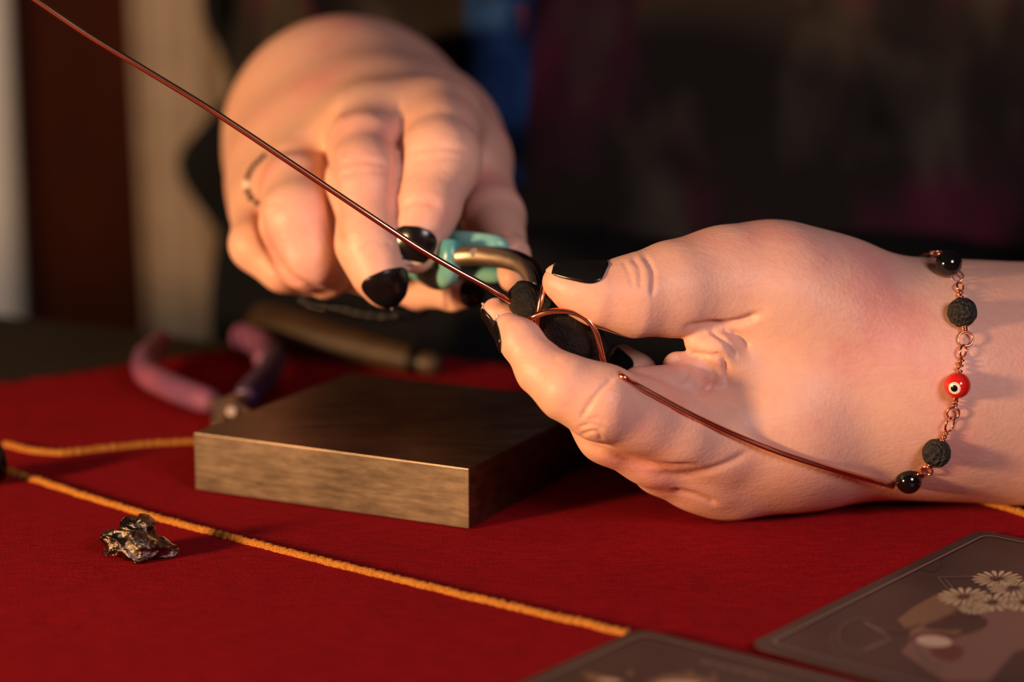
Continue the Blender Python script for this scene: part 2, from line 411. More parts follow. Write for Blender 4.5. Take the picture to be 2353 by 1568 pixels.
def at_y(px, Y):   # x (cm) of a pixel column at distance Y
    r = FWD + RIGHT * ((px - W / 2) / F); return r[0] / r[1] * Y
# white painted door frame and red-brown door leaf behind the table, at the left
YB = 205.0
x0, x1 = at_y(48, YB), at_y(338, YB)
v, f = box((x0 - 12, YB, -75), (x0, YB + 14, 130)); o = struct(obj('trim_1', v, f, M['white_paint'], smooth=False, bevel=0.6))
dr = bpy.data.objects.new('door_1', None); COL.objects.link(dr); dr.location = (x0 * S, (YB + 6) * S, -0.75); WORLD[dr.name] = np.array([x0, YB + 6, -75]) * S; struct(dr)
v, f = box((x0, YB + 4, -75), (x0 + 74, YB + 8, 128)); obj_in('door_leaf', v, f, M['brown_door'], dr, smooth=False, bevel=0.3)
for zz in ((-66, -12), (-4, 50), (58, 118)):
    for xx in ((x0 + 9, x0 + 34), (x0 + 40, x0 + 65)):
        v, f = box((xx[0], YB + 3.2, zz[0]), (xx[1], YB + 4.4, zz[1])); obj_in('panel', v, f, M['brown_door'], dr, smooth=False, bevel=0.5)
# beige curtain hanging between door and sitter
def curtain(name, xa, xb, Y, z0, z1, folds, amp, m, label, cat):
    n = 60; vs = []
    for zi in range(14):
        z = z0 + (z1 - z0) * zi / 13
        for i in range(n + 1):
            t = i / n
            vs.append((xa + (xb - xa) * t + 0.4 * math.sin(zi * 0.7 + t * 9), Y + amp * math.sin(t * folds * 2 * math.pi + 0.25 * math.sin(zi * 0.6)) + 0.08 * math.sin(t * 31 + zi * .4), z))
    q = len(vs)
    vs += [(a, b + 0.5, c) for a, b, c in vs]
    fs = []
    for zi in range(13):
        for i in range(n):
            a = zi * (n + 1) + i
            fs.append((a, a + 1, a + n + 2, a + n + 1)); fs.append((q + a, q + a + n + 1, q + a + n + 2, q + a + 1))
    for i in range(n):
        a = 13 * (n + 1) + i; fs += [(i, q + i, q + i + 1, i + 1), (a, a + 1, q + a + 1, q + a)]
    for zi in range(13):
        a = zi * (n + 1); b = a + n
        fs += [(a, a + n + 1, q + a + n + 1, q + a), (b, q + b, q + b + n + 1, b + n + 1)]
    return tag(obj(name, vs, fs, m), label, cat)
YC = 150.0
curtain('curtain', at_y(335, YC), at_y(600, YC), YC, -75, 130, 1.6, 0.18, M['beige'], 'blurred beige curtain hanging behind the table beside the red-brown door', 'curtain')

# table: far edge runs slantwise behind the cloth
e0, e1 = G(-500, 655, -0.15), G(1300, 872, -0.15)
dirx = (e1 - e0); dirx[2] = 0; dirx /= np.linalg.norm(dirx); nrm = np.array([-dirx[1], dirx[0], 0])
if nrm[1] > 0: nrm = -nrm
q0 = e0 - dirx * 45; q1 = e1 + dirx * 55
poly = [q0, q1, q1 + nrm * 105, q0 + nrm * 105]
tb = thing('table', 'dark wooden table under the red cloth', 'table', [float(np.mean([p[0] for p in poly])), float(np.mean([p[1] for p in poly])), -75])
v, f = prism([p[:2] for p in poly], -3.2, -0.24); obj_in('tabletop', v, f, M['table'], tb, smooth=False, bevel=0.35)
ctr = np.mean(poly, axis=0)
for p in poly:
    c = p + (ctr - p) * 0.12
    v, f = tube([(c[0], c[1], -75), (c[0], c[1], -60), (c[0], c[1], -3.0)], [2.2, 2.8, 3.4], 16); obj_in('leg', v, f, M['table'], tb, autosharp=50)
inner = [p + (ctr - p) * 0.09 for p in poly]; inner2 = [p + (ctr - p) * 0.115 for p in poly]
for i in range(4):
    a, b, c, d = inner[i], inner[(i + 1) % 4], inner2[(i + 1) % 4], inner2[i]
    v, f = prism([a[:2], b[:2], c[:2], d[:2]], -11, -3.1); obj_in('apron', v, f, M['table'], tb, smooth=False)

# ------------------------------------------------------------------ cloth with gold cords
cA, cB = G(-700, 985), G(330, 822)
cC = G(660, 782)
d1 = (cC - cA) / np.linalg.norm(cC - cA)
cN = nrm
corner_r = cC + dirx * 62
corner_r2 = corner_r + nrm * 78; corner_l = cA - d1 * 6; corner_l2 = corner_l + np.array([6.0, -62, 0])
quad = [corner_l, cC, corner_r, corner_r2, corner_l2]
def cloth_z(x, y):
    a = noise.noise(Vector((x * 0.10, y * 0.16, 1.3))); b = noise.noise(Vector((x * 0.26 + 5, y * 0.34, 4.1)))
    return 0.0 + 0.055 * a + 0.035 * b
def inside(p, pl):
    r = False; n = len(pl); j = n - 1
    for i in range(n):
        if ((pl[i][1] > p[1]) != (pl[j][1] > p[1])) and p[0] < (pl[j][0] - pl[i][0]) * (p[1] - pl[i][1]) / (pl[j][1] - pl[i][1] + 1e-12) + pl[i][0]: r = not r
        j = i
    return r
bm = bmesh.new()
xs = np.arange(-60, 75, 0.8); ys = np.arange(10, 110, 0.8)
vg = {}
for i, x in enumerate(xs):
    for j, y in enumerate(ys): vg[i, j] = bm.verts.new((x, y, 0))
for i in range(len(xs) - 1):
    for j in range(len(ys) - 1): bm.faces.new((vg[i, j], vg[i + 1, j], vg[i + 1, j + 1], vg[i, j + 1]))
cen = np.mean(quad, axis=0)
for i in range(5):
    a, b = np.array(quad[i]), np.array(quad[(i + 1) % 5]); e = b - a; nn = np.array([-e[1], e[0], 0])
    if np.dot(cen - a, nn) > 0: nn = -nn
    bmesh.ops.bisect_plane(bm, geom=bm.verts[:] + bm.edges[:] + bm.faces[:], plane_co=a, plane_no=nn, clear_outer=True)
for w in bm.verts: w.co.z = cloth_z(w.co.x, w.co.y)
bm.verts.index_update()
vs = [tuple(w.co) for w in bm.verts]; fs = [[w.index for w in fc.verts] for fc in bm.faces]; bm.free()
cloth = obj('tablecloth', vs, fs, M['cloth'], origin=(0, 60, 0))
sm = cloth.modifiers.new('thick', 'SOLIDIFY'); sm.thickness = 0.13 * S; sm.offset = -1
tag(cloth, 'deep red velvet cloth with thin gold cord lines spread on the table', 'tablecloth')
def cord(pix, r):
    pts = [G(x, y) for x, y in pix]; path = catmull(pts, 14)
    # resample evenly
    L = [0]
    for i in range(1, len(path)): L.append(L[-1] + np.linalg.norm(path[i] - path[i - 1]))
    n = int(L[-1] / 0.05); out = []
    for k in range(n + 1):
        s = L[-1] * k / n; i = max(1, min(int(np.searchsorted(L, s)), len(L) - 1)); t = (s - L[i - 1]) / (L[i] - L[i - 1] + 1e-9)
        p = path[i - 1] * (1 - t) + path[i] * t
        j = noise.noise(Vector((s * 1.7, r * 90, 0))) * 0.03
        out.append(np.array([p[0] + j, p[1] + j * 1.3, cloth_z(p[0], p[1]) + 0.035]))
    rr = random.Random(3)
    v, f = tube(out, [r * (1 + 0.10 * math.sin(i * 1.1) + rr.uniform(-0.1, 0.1)) for i in range(n + 1)], 9, rfun=lambda i, k: 1 + rr.uniform(-0.16, 0.16))
    obj_in('gold_cord', v, f, M['gold'], cloth)
cord([(12, 1086), (150, 1129), (330, 1184), (520, 1237), (720, 1291), (900, 1334), (1080, 1377), (1250, 1416), (1345, 1436), (1440, 1460)], 0.125)
cord([(12, 1026), (70, 1040), (140, 1046), (240, 1036), (340, 1026), (455, 1019)], 0.125)
cord([(2112, 1128), (2200, 1142), (2290, 1165), (2420, 1206), (2560, 1250)], 0.125)

# ------------------------------------------------------------------ steel bench block
hz = 1.78
A_, B_ = G(449, 1123, 0.06), G(1078, 1214, 0.06)
u = B_ - A_; u[2] = 0; side = np.linalg.norm(u); u /= side; w_ = np.array([-u[1], u[0], 0]); w_ = w_ if w_[1] > 0 else -w_
dep = 9.2
sq = [A_, B_, B_ + w_ * dep, A_ + w_ * dep]
v, f = prism([p[:2] for p in sq], 0.03, hz)
blk = tag(obj('bench_block', v, f, M['block'], smooth=False), 'square steel bench block with dark worn top resting on red cloth', 'steel block')
m_ = blk.modifiers.new('b', 'BEVEL'); m_.width = 0.022 * S; m_.segments = 3

# ------------------------------------------------------------------ meteorite nugget
def nugget():
    D = 60.9
    def C(px, py, dd, r): return P(px, py, D + dd).astype(np.float32), PX(r, D + dd)
    parts = [C(275, 1250, 0.0, 30), C(318, 1258, -0.25, 38), C(365, 1262, 0.1, 32), C(318, 1222, 0.2, 30), C(300, 1215, .2, 22), C(333, 1206, 0.3, 20), C(252, 1238, .1, 17), C(385, 1268, .1, 18), C(300, 1270, -.1, 26), C(350, 1275, .0, 24)]
    off = np.array([3.1, 7.7, 1.9], np.float32)
    def fn(Pt):
        d = None
        for c, r in parts:
            e = np.sqrt(((Pt - c) ** 2).sum(1)) - r; d = e if d is None else smin(d, e, 0.16)
        q = Pt * 3.1 + off
        a1 = np.sin(q[:, 0] + 1.5 * np.sin(q[:, 2] * 1.3 + 0.6) + 0.7 * np.sin(q[:, 1] * 1.9)) ; a2 = np.sin(q[:, 2] * 1.7 + 1.4 * np.sin(q[:, 0] * 0.9) + 0.8 * np.sin(q[:, 1] * 1.3))
        q2 = Pt * 9.0 + off[::-1]
        b1 = np.sin(q2[:, 0] + 1.4 * np.sin(q2[:, 2] * 0.8) + np.sin(q2[:, 1])) * np.sin(q2[:, 2] * 1.1 + 1.2 * np.sin(q2[:, 0] * 0.7))
        d = d + 0.05 - 0.12 * (1 - np.abs(a1)) ** 2 - 0.10 * (1 - np.abs(a2)) ** 2 - 0.035 * (1 - np.abs(b1)) ** 2
        return np.maximum(d, 0.06 - Pt[:, 2])
    lo = P(215, 1300, D + 1.6); hi = P(420, 1170, D - 1.4)
    lo2 = np.minimum(lo, hi) - 0.2; hi2 = np.maximum(lo, hi) + 0.2; lo2[2] = 0.0
    V, Fc, N = mesh_sdf(fn, lo2, hi2, 0.035, newton=1)
    return V, Fc
v, f = nugget()
tag(obj('meteorite_nugget', v, f, M['meteor'], autosharp=35), 'small crumpled shiny metallic nugget lying on red cloth beside a gold cord', 'nugget')

# ------------------------------------------------------------------ dark tool end at the cloth's left
c = G(-2, 1113); c2 = G(-330, 1150)
ax = (c2 - c); ax[2] = 0; ax /= np.linalg.norm(ax)
tp = thing('hand_tool', 'dark round steel tool end lying on the cloth where gold cords start', 'tool', c)
ctrz = np.array([0, 0, 0.68])
pr = [(0.0, 0.36), (0.06, 0.52), (0.18, 0.62), (0.5, 0.66), (1.5, 0.66), (1.7, 0.46), (2.0, 0.42), (6.5, 0.46)]
v, f = tube([c + ctrz + ax * (a - 0.2) for a, r in pr], [r for a, r in pr], 24); obj_in('head', v, f, M['dark_steel'], tp, autosharp=40)
v, f = tube([c + ctrz + ax * a for a in (6.1, 6.4, 9, 13, 13.4)], [0.45, 0.55, 0.62, 0.55, 0.3], 24); obj_in('grip', v, f, M['handle_wood'], tp, autosharp=40)

# ------------------------------------------------------------------ cards
def card(pA, pB, pC, zs, label, prints, size_ext):
    """pA: corner pixel, pB: a pixel along one edge, pC: a pixel along the other; zs = height above cloth at corner / along edges"""
    a = G(*pA, zs[0]); b = G(*pB, zs[1]); c = G(*pC, zs[2])
    ux = b - a; ux /= np.linalg.norm(ux); uy = c - a; uy = uy - ux * np.dot(uy, ux); uy /= np.linalg.norm(uy)
    n = np.cross(ux, uy); n = n if n[2] > 0 else -n
    Lx, Ly = size_ext
    def rr(inset, rad, k=8):
        out = []
        for (cx, cy, a0) in ((Lx - inset - rad, Ly - inset - rad, 0), (inset + rad, Ly - inset - rad, 90), (inset + rad, inset + rad, 180), (Lx - inset - rad, inset + rad, 270)):
            for i in range(k + 1):
                t = math.radians(a0 + 90 * i / k); out.append((cx + rad * math.cos(t), cy + rad * math.sin(t)))
        return out
    def at(p, h): return a + ux * p[0] + uy * p[1] + n * h
    T = 0.05
    th = thing('tarot_card', label, 'card', a + ux * Lx / 2 + uy * Ly / 2 - n * T)
    o = rr(0, 0.42); nn = len(o)
    v = [at(p, 0) for p in o] + [at(p, -T) for p in o]
    f = [tuple(range(nn)), tuple(range(2 * nn - 1, nn - 1, -1))] + [(i, (i + 1) % nn, nn + (i + 1) % nn, nn + i) for i in range(nn)]
    obj_in('card_sheet', v, f, M['card'], th, smooth=False)
    i0, i1 = rr(0.33, 0.36), rr(0.40, 0.32)
    v = [at(p, 0.024) for p in i0] + [at(p, 0.024) for p in i1]
    f = [(i, (i + 1) % nn, nn + (i + 1) % nn, nn + i) for i in range(nn)]
    obj_in('border_line', v, f, M['card_line'], th, smooth=False)
    def pix(p, h): return G(p[0], p[1], n=n, o=a + n * h)
    for k, (nm, mm, polys) in enumerate(prints):
        for pl in polys:
            if nm == 'daisy_print' or nm == 'letter': V = []; Fc = []
            for sub in (pl if nm in ('daisy_print', 'letter') else [pl]):
                if nm not in ('daisy_print', 'letter'): V = []; Fc = []
                q = len(V); V += [pix(p, 0.006 + 0.002 * k) for p in sub]; Fc.append(tuple(range(q, q + len(sub))))
            obj_in(nm, V, Fc, M[mm], th, smooth=False)
    return th
def blob(cx, cy, rx, ry, n=24, rot=0, wob=0):
    out = []
    for i in range(n):
        t = 2 * math.pi * i / n; r = 1 + wob * math.sin(3 * t + cx)
        x, y = rx * r * math.cos(t), ry * r * math.sin(t)
        out.append((cx + x * math.cos(rot) - y * math.sin(rot), cy + x * math.sin(rot) + y * math.cos(rot)))
    return out
def daisy(cx, cy, rx, ry, n=17):
    P_ = []
    for i in range(n):
        t = 2 * math.pi * (i + 0.3) / n; w = math.pi / n * 0.8
        P_.append([(cx + rx * q * math.cos(t + s * w), cy + ry * q * math.sin(t + s * w)) for q, s in ((0.2, 0), (0.7, -0.9), (0.95, -0.6), (1.04, 0), (0.95, 0.6), (0.7, 0.9))])
    return P_
def arc(cx, cy, rx, ry, a0, a1, w, n=20, rot=0):
    o = []; i_ = []
    for k in range(n + 1):
        t = math.radians(a0 + (a1 - a0) * k / n)
        for lst, q in ((o, 1), (i_, -1)):
            x, y = (rx + q * w) * math.cos(t), (ry + q * w * 0.7) * math.sin(t)
            lst.append((cx + x * math.cos(rot) - y * math.sin(rot), cy + x * math.sin(rot) + y * math.cos(rot)))
    return o + i_[::-1]
def strip(pts, w):
    o = []; i_ = []
    for k, p in enumerate(pts):
        a, b = pts[max(k - 1, 0)], pts[min(k + 1, len(pts) - 1)]; dx, dy = b[0] - a[0], b[1] - a[1]; L = math.hypot(dx, dy)
        o.append((p[0] - dy / L * w, p[1] + dx / L * w)); i_.append((p[0] + dy / L * w, p[1] - dx / L * w))
    return o + i_[::-1]
petals = []
for c_ in ((2292, 1331, 58, 19), (2216, 1372, 62, 21), (2330, 1352, 60, 20), (2280, 1385, 66, 20), (2352, 1385, 60, 20), (2240, 1398, 40, 14)): petals.append(daisy(*c_))
card1 = card((1718, 1482), (2262, 1212), (2095, 1570), (0.20, 0.16, 0.12), 'printed card with daisies and pale oval, lying beside the gold cord end nearest the wrist', [
    ('figure_print', 'card_rose', [[(2175, 1568), (2070, 1500), (2120, 1440), (2200, 1405), (2300, 1390), (2420, 1400), (2420, 1490), (2330, 1500), (2270, 1568)], blob(2180, 1440, 90, 30, rot=-0.2, wob=.1)]),
    ('arm_print', 'card_tan', [[(2062, 1425), (2100, 1395), (2160, 1362), (2205, 1362), (2200, 1400), (2130, 1430), (2080, 1445)], blob(2150, 1450, 60, 12)]),
    ('dark_print', 'card_dark', [blob(2140, 1298, 24, 16, rot=-.4, wob=.12), blob(2050, 1447, 40, 9, rot=.12), blob(2180, 1442, 58, 7), [(2270, 1568), (2330, 1500), (2420, 1470), (2420, 1568)]]),
    ('line_print', 'card_grey', [arc(1985, 1462, 60, 40, 95, 290, 2.2), arc(1985, 1470, 75, 52, 110, 200, 1.5), strip([(1985, 1430), (2030, 1455), (2048, 1470), (2010, 1485), (1985, 1495)], 4), strip([(2155, 1327), (2250, 1325)], 1.3), strip([(2155, 1327), (2178, 1354)], 2), strip([(2172, 1332), (2190, 1352)], 2), strip([(2105, 1495), (2130, 1520), (2165, 1540)], 5)]),
    ('brown_print', 'card_brown', [blob(2178, 1500, 36, 18, wob=.1), blob(2150, 1462, 50, 9)]),
    ('oval_print', 'card_pale', [blob(2146, 1474, 42, 13, rot=0.08)]),
    ('daisy_print', 'card_cream', petals),
    ('daisy_centre_print', 'card_brown', [blob(2285, 1329, 11, 3.6), blob(2212, 1372, 13, 4.2), blob(2320, 1358, 9, 3)]),
], (12.2, 7.2))
rr_ = random.Random(5)
letters = []
for k in range(9):
    t = k / 9.0; x = 1611 + t * 158; y = 1521 + t * 38
    l_ = [[(x, y - 5), (x + 4, y - 4), (x + 4, y + 7), (x, y + 6)]]
    if k % 2: l_.append([(x + 3.5, y - 4), (x + 13, y - 2), (x + 13, y + 2), (x + 3.5, y)])
    else: l_ += [[(x + 9, y - 3), (x + 13, y - 2), (x + 13, y + 8), (x + 9, y + 7)], [(x + 3, y - 1), (x + 10, y + 1), (x + 10, y + 4), (x + 3, y + 2)]]
    letters.append(l_)
card2 = card((1470, 1444), (1195, 1568), (1930, 1566), (0.14, 0.14, 0.14), 'printed card with a line of small lettering, lying over the long gold cord end', [
    ('yellow_print', 'card_tan', [blob(1385, 1562, 46, 10, rot=.15, wob=.2), blob(1565, 1566, 80, 13, wob=.15), blob(1448, 1547, 9, 5), blob(1586, 1549, 9, 6), blob(1640, 1552, 8, 5)]),
    ('pale_print', 'card_cream', [blob(1400, 1566, 26, 5, rot=.1), blob(1560, 1572, 50, 6)]),
    ('letter', 'card_line', letters),
], (12.2, 7.2))

# ------------------------------------------------------------------ pliers with pink and violet grips, behind the block
pl = thing('pliers', 'pliers with pink and violet curved grips lying open on cloth behind the steel block', 'pliers', G(530, 945))
def gp(px, py, z): return G(px, py, z)
la = catmull([gp(378, 778, 0.75), gp(338, 818, 0.75), gp(338, 858, 0.7), gp(390, 888, 0.65), gp(450, 912, 0.6), gp(490, 926, 0.55)], 6)
v, f = tube(la, [0.28] + [0.40] * 5 + [0.47] * (len(la) - 10) + [0.42] * 3 + [0.30], 14); g1 = obj_in('grip', v, f, M['pink_grip'], pl); g1['label'] = 'pink grip'
ra = catmull([gp(552, 776, 0.8), gp(600, 790, 0.75), gp(628, 822, 0.7), gp(612, 862, 0.65), gp(578, 898, 0.6), gp(560, 916, 0.55)], 6)
v, f = tube(ra, [0.30] + [0.44] * 5 + [0.47] * (len(ra) - 10) + [0.42] * 3 + [0.30], 14); g2 = obj_in('grip', v, f, M['violet_grip'], pl); g2['label'] = 'violet grip'
la2 = catmull([gp(548, 772, .82), gp(585, 782, .80), gp(608, 800, .78), gp(608, 830, .74)], 6)
v, f = tube(la2, [0.36] + [0.50] * (len(la2) - 6) + [0.48, .46, .44, .40, .30], 14); g3 = obj_in('grip_inlay', v, f, M['pink_grip'], pl); g3['label'] = 'pink inlay of the violet grip'
for side_pts in (((478, 922, .5), (515, 938, .5), (560, 962, .5), (600, 990, .45)), ((572, 905, .5), (545, 925, .5), (515, 950, .5), (500, 985, .45))):
    v, f = tube(catmull([gp(*q) for q in side_pts], 5), [0.26] * 6 + [0.34] * 5 + [0.30, .27, .24, .20, .12], 12, flat=1.15); obj_in('jaw', v, f, M['tool_steel'], pl)
v, f = tube([gp(530, 946, 0.2), gp(530, 946, 0.86)], [0.20, 0.17], 18); obj_in('rivet', v, f, M['tool_steel'], pl, autosharp=40)

# ------------------------------------------------------------------ person: clothes, two hands
person = thing('person', 'person in dark tie-dye shirt with black nail polish, wrapping a stone with copper wire', 'person', (8, 112, -75))

def hand_mesh(groups, kpalm, kfing, lo_pts, h, strokes, soft=None, it=120):
    """groups: dict palm -> bone chains; fingers -> list of (chain, k_inside, k_to_palm)"""
    palm = [bones(c) for c in groups['palm']]; fingers = [(bones(c), ki, kp) for c, ki, kp in groups['fingers']]
    def fn(Pt):
        d = None
        for c in palm:
            e = chain_sdf(Pt, c, kpalm); d = e if d is None else smin(d, e, kpalm)
        out = d
        for c, ki, kp in fingers:
            e = smin(d, chain_sdf(Pt, c, ki), kp)
            out = smin(out, e, kfing)
        return -smin(-out, Pt[:, 2] - np.float32(0.075), 0.25)      # flesh flattens where it rests on the table
    lo = np.min([P(a, b, d) - PX(r, d) for a, b, d, r in lo_pts], axis=0) - 0.35
    hi = np.max([P(a, b, d) + PX(r, d) for a, b, d, r in lo_pts], axis=0) + 0.35
    V, Fc, N = mesh_sdf(fn, lo, hi, h)
    if soft is not None:
        x, y, d = to_px(V); V = relax(V, Fc, soft(x, y, d), it)
    return sculpt(V, N, strokes), Fc
def allpts(g):
    o = []
    for c in g['palm']: o += c
    for c, _, _ in g['fingers']: o += c
    return o

# --- the person's left hand (picture right): thumb above, index below, pinching the stone
LH = {'palm': [
        [(1660, 652, 62.6, 118), (1770, 682, 63.2, 160), (1900, 745, 64.0, 188), (2080, 860, 65.0, 236)],      # thumb ray
        [(1650, 1000, 62.2, 92), (1800, 960, 63.2, 150), (2060, 880, 65.0, 225)],                                # index ray
        [(1640, 1062, 63.2, 92), (1850, 985, 64.2, 150), (2080, 890, 65.4, 210)],                                # middle ray
        [(1675, 1098, 64.3, 96), (1850, 1020, 65.2, 130), (2080, 900, 66.4, 200)],                               # ring ray
        [(1740, 1078, 65.8, 92), (1900, 1000, 66.6, 130), (2090, 900, 67.0, 190)],                               # little ray
        [(1720, 850, 63.4, 110), (1950, 870, 64.4, 190)],                                                        # web muscle
        [(2060, 866, 65.0, 236), (2140, 868, 65.2, 243), (2260, 878, 65.8, 256), (2420, 892, 66.4, 264), (2800, 800, 68.5, 290)],
        [(2080, 878, 67.2, 205), (2420, 870, 68.5, 232), (2800, 790, 71.0, 265)],
    ], 'fingers': [
        ([(1284, 648, 60.9, 38), (1325, 664, 60.9, 54), (1380, 680, 60.9, 68), (1455, 680, 61.2, 91), (1550, 664, 61.7, 107), (1660, 652, 62.5, 118)], 0.35, 0.8),      # thumb
        ([(1168, 752, 60.6, 33), (1196, 782, 60.4, 46), (1246, 850, 60.1, 57), (1305, 892, 59.8, 73), (1380, 925, 59.9, 86), (1470, 955, 60.6, 86), (1560, 985, 61.3, 92), (1660, 1005, 62.2, 95)], 0.30, 0.7),   # index
        ([(1140, 716, 62.3, 32), (1180, 752, 62.2, 42), (1290, 850, 61.9, 60), (1400, 990, 61.6, 74), (1500, 1040, 62.2, 78), (1640, 1068, 63.2, 88)], 0.30, 0.6),   # middle
        ([(1432, 822, 63.8, 30), (1462, 858, 63.6, 42), (1500, 940, 63.2, 60), (1520, 1070, 63.0, 68), (1590, 1092, 63.6, 76), (1680, 1108, 64.3, 86)], 0.30, 0.6),   # ring
        ([(1570, 930, 65.2, 34), (1545, 985, 65.0, 50), (1560, 1075, 64.7, 62), (1640, 1090, 65.1, 70), (1740, 1078, 65.8, 84)], 0.30, 0.6),   # little
        ([(1606, 784, 61.7, 34), (1648, 800, 61.6, 37), (1702, 842, 62.0, 48)], 0.3, 0.40),                          # fold of the web
        ([(1556, 842, 61.7, 34), (1640, 848, 62.0, 44)], 0.3, 0.60),                                                 # palm-side pads at finger roots
        ([(1468, 886, 60.9, 44), (1560, 896, 61.4, 60)], 0.3, 0.60),
    ]}
LH_strokes = [
    # thumb knuckle wrinkles
    ([(1452, 590), (1470, 620), (1472, 662)], 5, 0.045, 58, 64), ([(1478, 584), (1500, 625), (1498, 680)], 6, 0.055, 58, 64), ([(1432, 600), (1450, 640), (1452, 665)], 4, 0.03, 58, 64),
    # thumb root crease and web folds
    ([(1580, 756), (1630, 747), (1690, 744), (1745, 722)], 9, 0.17, 58, 65), ([(1640, 748), (1690, 768), (1720, 800)], 8, 0.10, 58, 65), ([(1630, 758), (1668, 785), (1690, 820)], 6, 0.10, 58, 65), ([(1640, 812), (1665, 830), (1670, 880)], 6, 0.10, 58, 65),
    ([(1545, 830), (1600, 815), (1650, 822)], 6, 0.08, 58, 65),
    ([(1605, 905), (1635, 885), (1645, 850)], 6, 0.07, 58, 65), ([(1560, 880), (1580, 862), (1585, 845)], 7, 0.05, 58, 65),
    # index: joint creases and knuckle
    ([(1410, 870), (1385, 892), (1352, 935), (1335, 965)], 6, 0.07, 57, 62), ([(1440, 862), (1480, 905), (1560, 935)], 7, 0.05, 57, 63),
    ([(1285, 822), (1262, 842), (1245, 852)], 9, 0.03, 57, 62),
    ([(1330, 985), (1360, 975), (1385, 990)], 5, 0.05, 57, 63), ([(1335, 1000), (1368, 992), (1382, 1012)], 4, 0.05, 57, 63), ([(1345, 968), (1372, 962), (1392, 972)], 4, 0.04, 57, 63),
    # between index and middle
    ([(1345, 1020), (1420, 1048), (1520, 1072), (1600, 1072)], 8, 0.09, 57, 64), ([(1500, 1090), (1580, 1090), (1650, 1075), (1720, 1040)], 9, 0.06, 57, 65),
    ([(1545, 1128), (1600, 1140), (1645, 1158)], 7, 0.08, 57, 66),
]
V, Fc = hand_mesh(LH, 0.9, 0.10, allpts(LH), 0.062, LH_strokes, soft=lambda x, y, d: np.maximum(np.maximum(sstep(1660, 1860, x), 0.6 * sstep(1500, 1600, x) * sstep(720, 660, y)), 0.45 * sstep(1410, 1470, x) * sstep(905, 945, y)))
left_hand = obj_in('hand', V, Fc, M['skin'], person); left_hand['label'] = 'hand pinching the stone between thumb and index finger, bracelet on its wrist'
LV, LF = V, Fc

# --- the person's right hand (picture left): gripping the turquoise pliers, fingers pointing down
RH = {'palm': [
        [(1015, 285, 71.5, 92), (930, 300, 77, 132), (800, 322, 82, 250), (832, 300, 92, 232)],
        [(850, 285, 71.2, 90), (820, 306, 77, 136), (800, 324, 82, 248)],
        [(690, 400, 72.4, 86), (730, 372, 77, 130), (800, 338, 83, 228)],
        [(598, 472, 74.2, 72), (660, 410, 78, 108), (795, 342, 83, 224)],
        [(1085, 365, 75.0, 95), (1000, 335, 79, 138), (820, 330, 84, 230)],                                       # thumb root
        [(655, 560, 76.0, 96), (710, 455, 79, 135)],                                                             # heel of the hand
    ], 'fingers': [
        ([(953, 586, 66.6, 43), (962, 545, 66.5, 50), (980, 478, 66.9, 69), (1010, 370, 67.8, 88), (1016, 310, 69.4, 90), (1015, 270, 72.0, 92)], 0.6, 0.9),          # index
        ([(888, 664, 66.3, 42), (872, 630, 66.2, 54), (850, 560, 66.5, 70), (838, 410, 67.4, 82), (842, 340, 69.0, 84), (850, 285, 71.8, 88)], 0.6, 0.9),            # middle
        ([(1082, 678, 68.6, 29), (1040, 678, 69.0, 33), (960, 676, 70.2, 32), (870, 664, 71.4, 32), (790, 628, 71.2, 38), (748, 632, 69.0, 50), (712, 590, 68.2, 78), (686, 510, 68.3, 88), (686, 440, 70.2, 86), (692, 400, 72.4, 84)], 0.35, 0.5),   # ring
        ([(775, 662, 72.6, 28), (725, 656, 71.4, 34), (650, 624, 70.8, 50), (585, 565, 71.2, 62), (590, 470, 74.2, 74)], 0.30, 0.5),            # little
        ([(1178, 640, 66.2, 32), (1172, 590, 67.4, 42), (1135, 500, 70.6, 70), (1085, 370, 75.0, 95)], 0.35, 0.7),                              # thumb
    ]}
RH_strokes = [
    ([(765, 385), (830, 370), (905, 385)], 9, 0.05, 62, 72), ([(775, 405), (840, 392), (905, 400)], 8, 0.04, 62, 72),
    ([(945, 350), (1010, 338), (1085, 352)], 9, 0.05, 62, 72), ([(950, 372), (1015, 360), (1080, 372)], 8, 0.04, 62, 72),
    ([(920, 478), (960, 462), (1010, 474)], 8, 0.05, 62, 70), ([(830, 575), (870, 556), (905, 562)], 8, 0.04, 62, 70),
    ([(918, 240), (920, 320), (912, 420), (905, 520)], 9, 0.12, 62, 73), ([(752, 340), (762, 450), (785, 560)], 12, 0.22, 62, 74),
    ([(600, 350), (660, 345), (720, 355), (755, 385)], 9, 0.06, 62, 78), ([(598, 470), (620, 465), (650, 468)], 9, 0.03, 62, 72),
    ([(1030, 655), (1026, 690), (1032, 715)], 8, 0.10, 64, 70), ([(592, 480), (612, 560), (670, 640), (770, 684)], 10, 0.14, 62, 73),
]
V, Fc = hand_mesh(RH, 1.6, 0.08, allpts(RH), 0.085, RH_strokes, soft=lambda x, y, d: np.maximum(sstep(70.0, 73.0, d), 0.8 * sstep(68.0, 69.0, d) * sstep(395, 340, y) * sstep(780, 800, x)), it=260)
right_hand = obj_in('hand', V, Fc, M['skin'], person); right_hand['label'] = 'hand gripping the turquoise pliers, chain ring on one finger'
RV, RF = V, Fc
LB = BVHTree.FromPolygons([tuple(map(float, p)) for p in LV], LF.tolist()); RB = BVHTree.FromPolygons([tuple(map(float, p)) for p in RV], RF.tolist())

